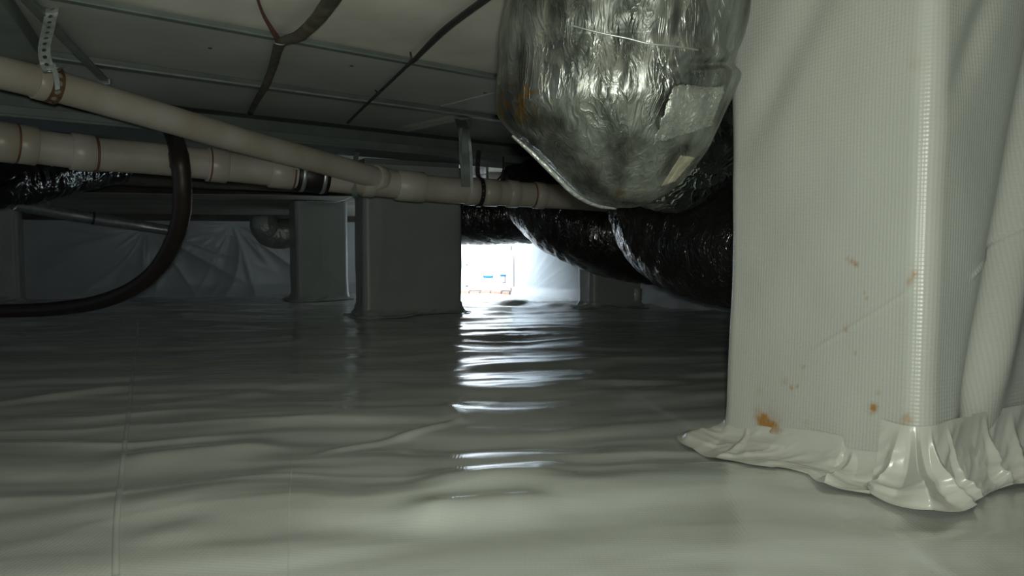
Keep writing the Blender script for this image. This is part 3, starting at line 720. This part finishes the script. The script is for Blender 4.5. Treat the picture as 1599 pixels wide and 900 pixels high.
# pale strip on the sleeve's rim: backlight on a film edge, put into colour
def seamstrip(name, pts, wd, m, par):
    C = catmull(pts, 12); n = len(C); P = np.zeros((n, 3, 3))
    for i in range(n):
        T = C[min(i + 1, n - 1)] - C[max(i - 1, 0)]; T /= np.linalg.norm(T); v = np.array([0, 1., 0]); s_ = np.cross(T, v); s_ /= np.linalg.norm(s_)
        wq = wd * math.sin(math.pi * (.08 + .88 * i / (n - 1))) ** .5
        P[i, 0] = C[i] - s_ * wq / 2; P[i, 1] = C[i] + np.array([0, -.004, 0]); P[i, 2] = C[i] + s_ * wq / 2
    return gridmesh(name, P, M[m], par, thick=.0015)
seamstrip('backlit_edge', [pt(800, 212, 1.31), pt(832, 240, 1.30), pt(865, 272, 1.31), pt(898, 303, 1.33), pt(930, 320, 1.37), pt(962, 326, 1.41)], .009, 'foiltape', sd)
# wire rib around the sleeve, a dark wire at its right edge, paper label
def onbag(px, py, off=.004):
    i = int(np.argmin(np.abs(Br[:, 0] - py))); row = PBg[i]; front = row[:, 1] < Br[i, 3] + .01
    best = None
    r = ray(px, py)
    for j in np.where(front)[0]:
        p = row[j]; e = abs(p[0] - r.x / r.y * p[1])
        if best is None or e < best[0]: best = (e, j)
    p = row[best[1]]; k = p[1] - off
    return pt(px, py, k)
tube('wire_rib', [onbag(x, y) for x, y in ((862, 32), (900, 42), (940, 52), (980, 60), (1012, 68), (1050, 72), (1090, 78))], .0016, M['galv'], sd, n=6, sub=4)
tube('edge_wire', [pt(1142, 96, 1.33), pt(1147, 106, 1.33), pt(1153, 118, 1.33)], .0022, M['cable'], sd, n=6, sub=4)
tube('edge_wire', [pt(1172, -10, 1.34), pt(1166, 30, 1.34), pt(1155, 68, 1.34)], .0012, M['cable'], sd, n=6, sub=4)
def patch(name, corners, m, n=14, off=.004, rag=0):
    (a, b, c_, d_) = corners; P = np.zeros((n, n, 3))
    for i in range(n):
        for j in range(n):
            u, v = i / (n - 1), j / (n - 1)
            x = (a[0] * (1 - u) + b[0] * u) * (1 - v) + (d_[0] * (1 - u) + c_[0] * u) * v; y = (a[1] * (1 - u) + b[1] * u) * (1 - v) + (d_[1] * (1 - u) + c_[1] * u) * v
            ed = (abs(u - .5) * 2) ** 3 + (abs(v - .5) * 2) ** 3
            x += rag * ed * 2 * float(fbm(i * .35, j * .35, 3)); y += rag * ed * 2 * float(fbm(i * .35, j * .35, 9))
            P[i, j] = onbag(x, y, off)
    return P
gridmesh('matt_patch', patch('a', ((1052, 132), (1132, 136), (1112, 196), (1020, 226)), 'm', n=40, off=.0018, rag=3), M['matfoil2'], sd, thick=.001)
gridmesh('paper_label', patch('l', ((1063, 243), (1086, 246), (1054, 284), (1031, 293)), 'label', off=.012), M['label'], sd, thick=.001)

# ------------------------------------------------------------------ black ducts behind
def duct(name, label, pts, rads, m, seed, n=120, sub=26, a=.010, rings=.004):
    P = [pt(*p) for p in pts]; base = min(P, key=lambda p: p.z).copy()
    r = thing(name, label, 'duct', base)
    tube('sleeve', P, rads, M[m], r, n=n, sub=sub, disp=crum(a, 1.6, 5, seed, rings))
    return r, P
d2, P2 = duct('black_duct', 'nearest sagging black plastic duct, running left from behind the big pier', [(1500, 390, 2.35), (1300, 392, 2.45), (1180, 391, 2.55), (1100, 380, 2.70), (1050, 358, 2.85), (1022, 318, 3.05), (1008, 270, 3.3)], [.205, .205, .205, .205, .20, .185, .17], 'black', 4)
d1, P1 = duct('black_duct', 'middle black plastic duct drooping below the horizontal pipe, behind the nearest black duct', [(1120, 385, 3.96), (1020, 376, 3.93), (940, 360, 3.95), (880, 336, 4.05), (845, 308, 4.2), (826, 288, 4.4)], [.228, .228, .23, .222, .205, .18], 'black', 12)
d0, P0 = duct('black_duct', 'farthest black duct, crossing level above the bright board', [(960, 330, 4.75), (880, 331, 4.75), (800, 334, 4.75), (730, 336, 4.8), (690, 336, 4.9)], .19, 'black', 21, n=80)
c0_ = P1[2]; d_ = (P1[3] - P1[2]).normalized()
dl, _ = duct('foil_duct', 'dark foil duct with crumpled shiny top behind the pipes at the left edge', [(-160, 285, 3.1), (-40, 284, 3.25), (60, 272, 3.55), (130, 262, 3.8), (190, 262, 4.0)], [.125, .125, .125, .11, .08], 'leftfoil', 30, n=90, a=.012)
dg, Pg = duct('metal_duct_pipe', 'pale insulated pipe sloping behind the hose at the left, joined by a dark band', [(20, 318, 4.3), (80, 330, 4.45), (145, 341, 4.6), (210, 351, 4.75), (265, 360, 4.85)], [.036, .036, .036, .034, .03], 'galv', 33, n=24, sub=10, a=.004, rings=.001)
ribbon('hanger', [Pg[1] + Vector((0, .0, CZ - Pg[1].z)), Pg[1] + Vector((0, -.01, .12)), Pg[1] + Vector((0, -.03, .02))], .02, (1, 0, 0), 'galv', dg)
dd = (Pg[3] - Pg[2]).normalized(); ring('joint_band', Pg[2], dd, .040, .014, M['cable'], dg)
de, _ = duct('elbow_duct', 'grey duct elbow hanging below the wooden girder, left of the narrow pier', [(520, 350, 5.34), (480, 357, 5.34), (446, 365, 5.28), (424, 363, 5.24), (414, 352, 5.20), (413, 338, 5.20)], [.10, .10, .105, .105, .10, .085], 'matfoil', 37, n=70, sub=14, a=.007, rings=.002)
# pale metal box glimpsed above the pipe
bx = thing('metal_box', 'small pale metal box glimpsed above the pipe, right of the hanger strap', 'box', pt(750, 285, 4.45))
a_ = pt(728, 287, 4.45); b_2 = pt(762, 250, 4.45)
box('case', a_.x, b_2.x, a_.y, a_.y + .12, a_.z, b_2.z + .06, M['box'], bx, bevel=.012)
box('rim', a_.x - .004, b_2.x + .008, a_.y - .012, a_.y + .01, a_.z, a_.z + .022, M['galv'], bx, bevel=.003)
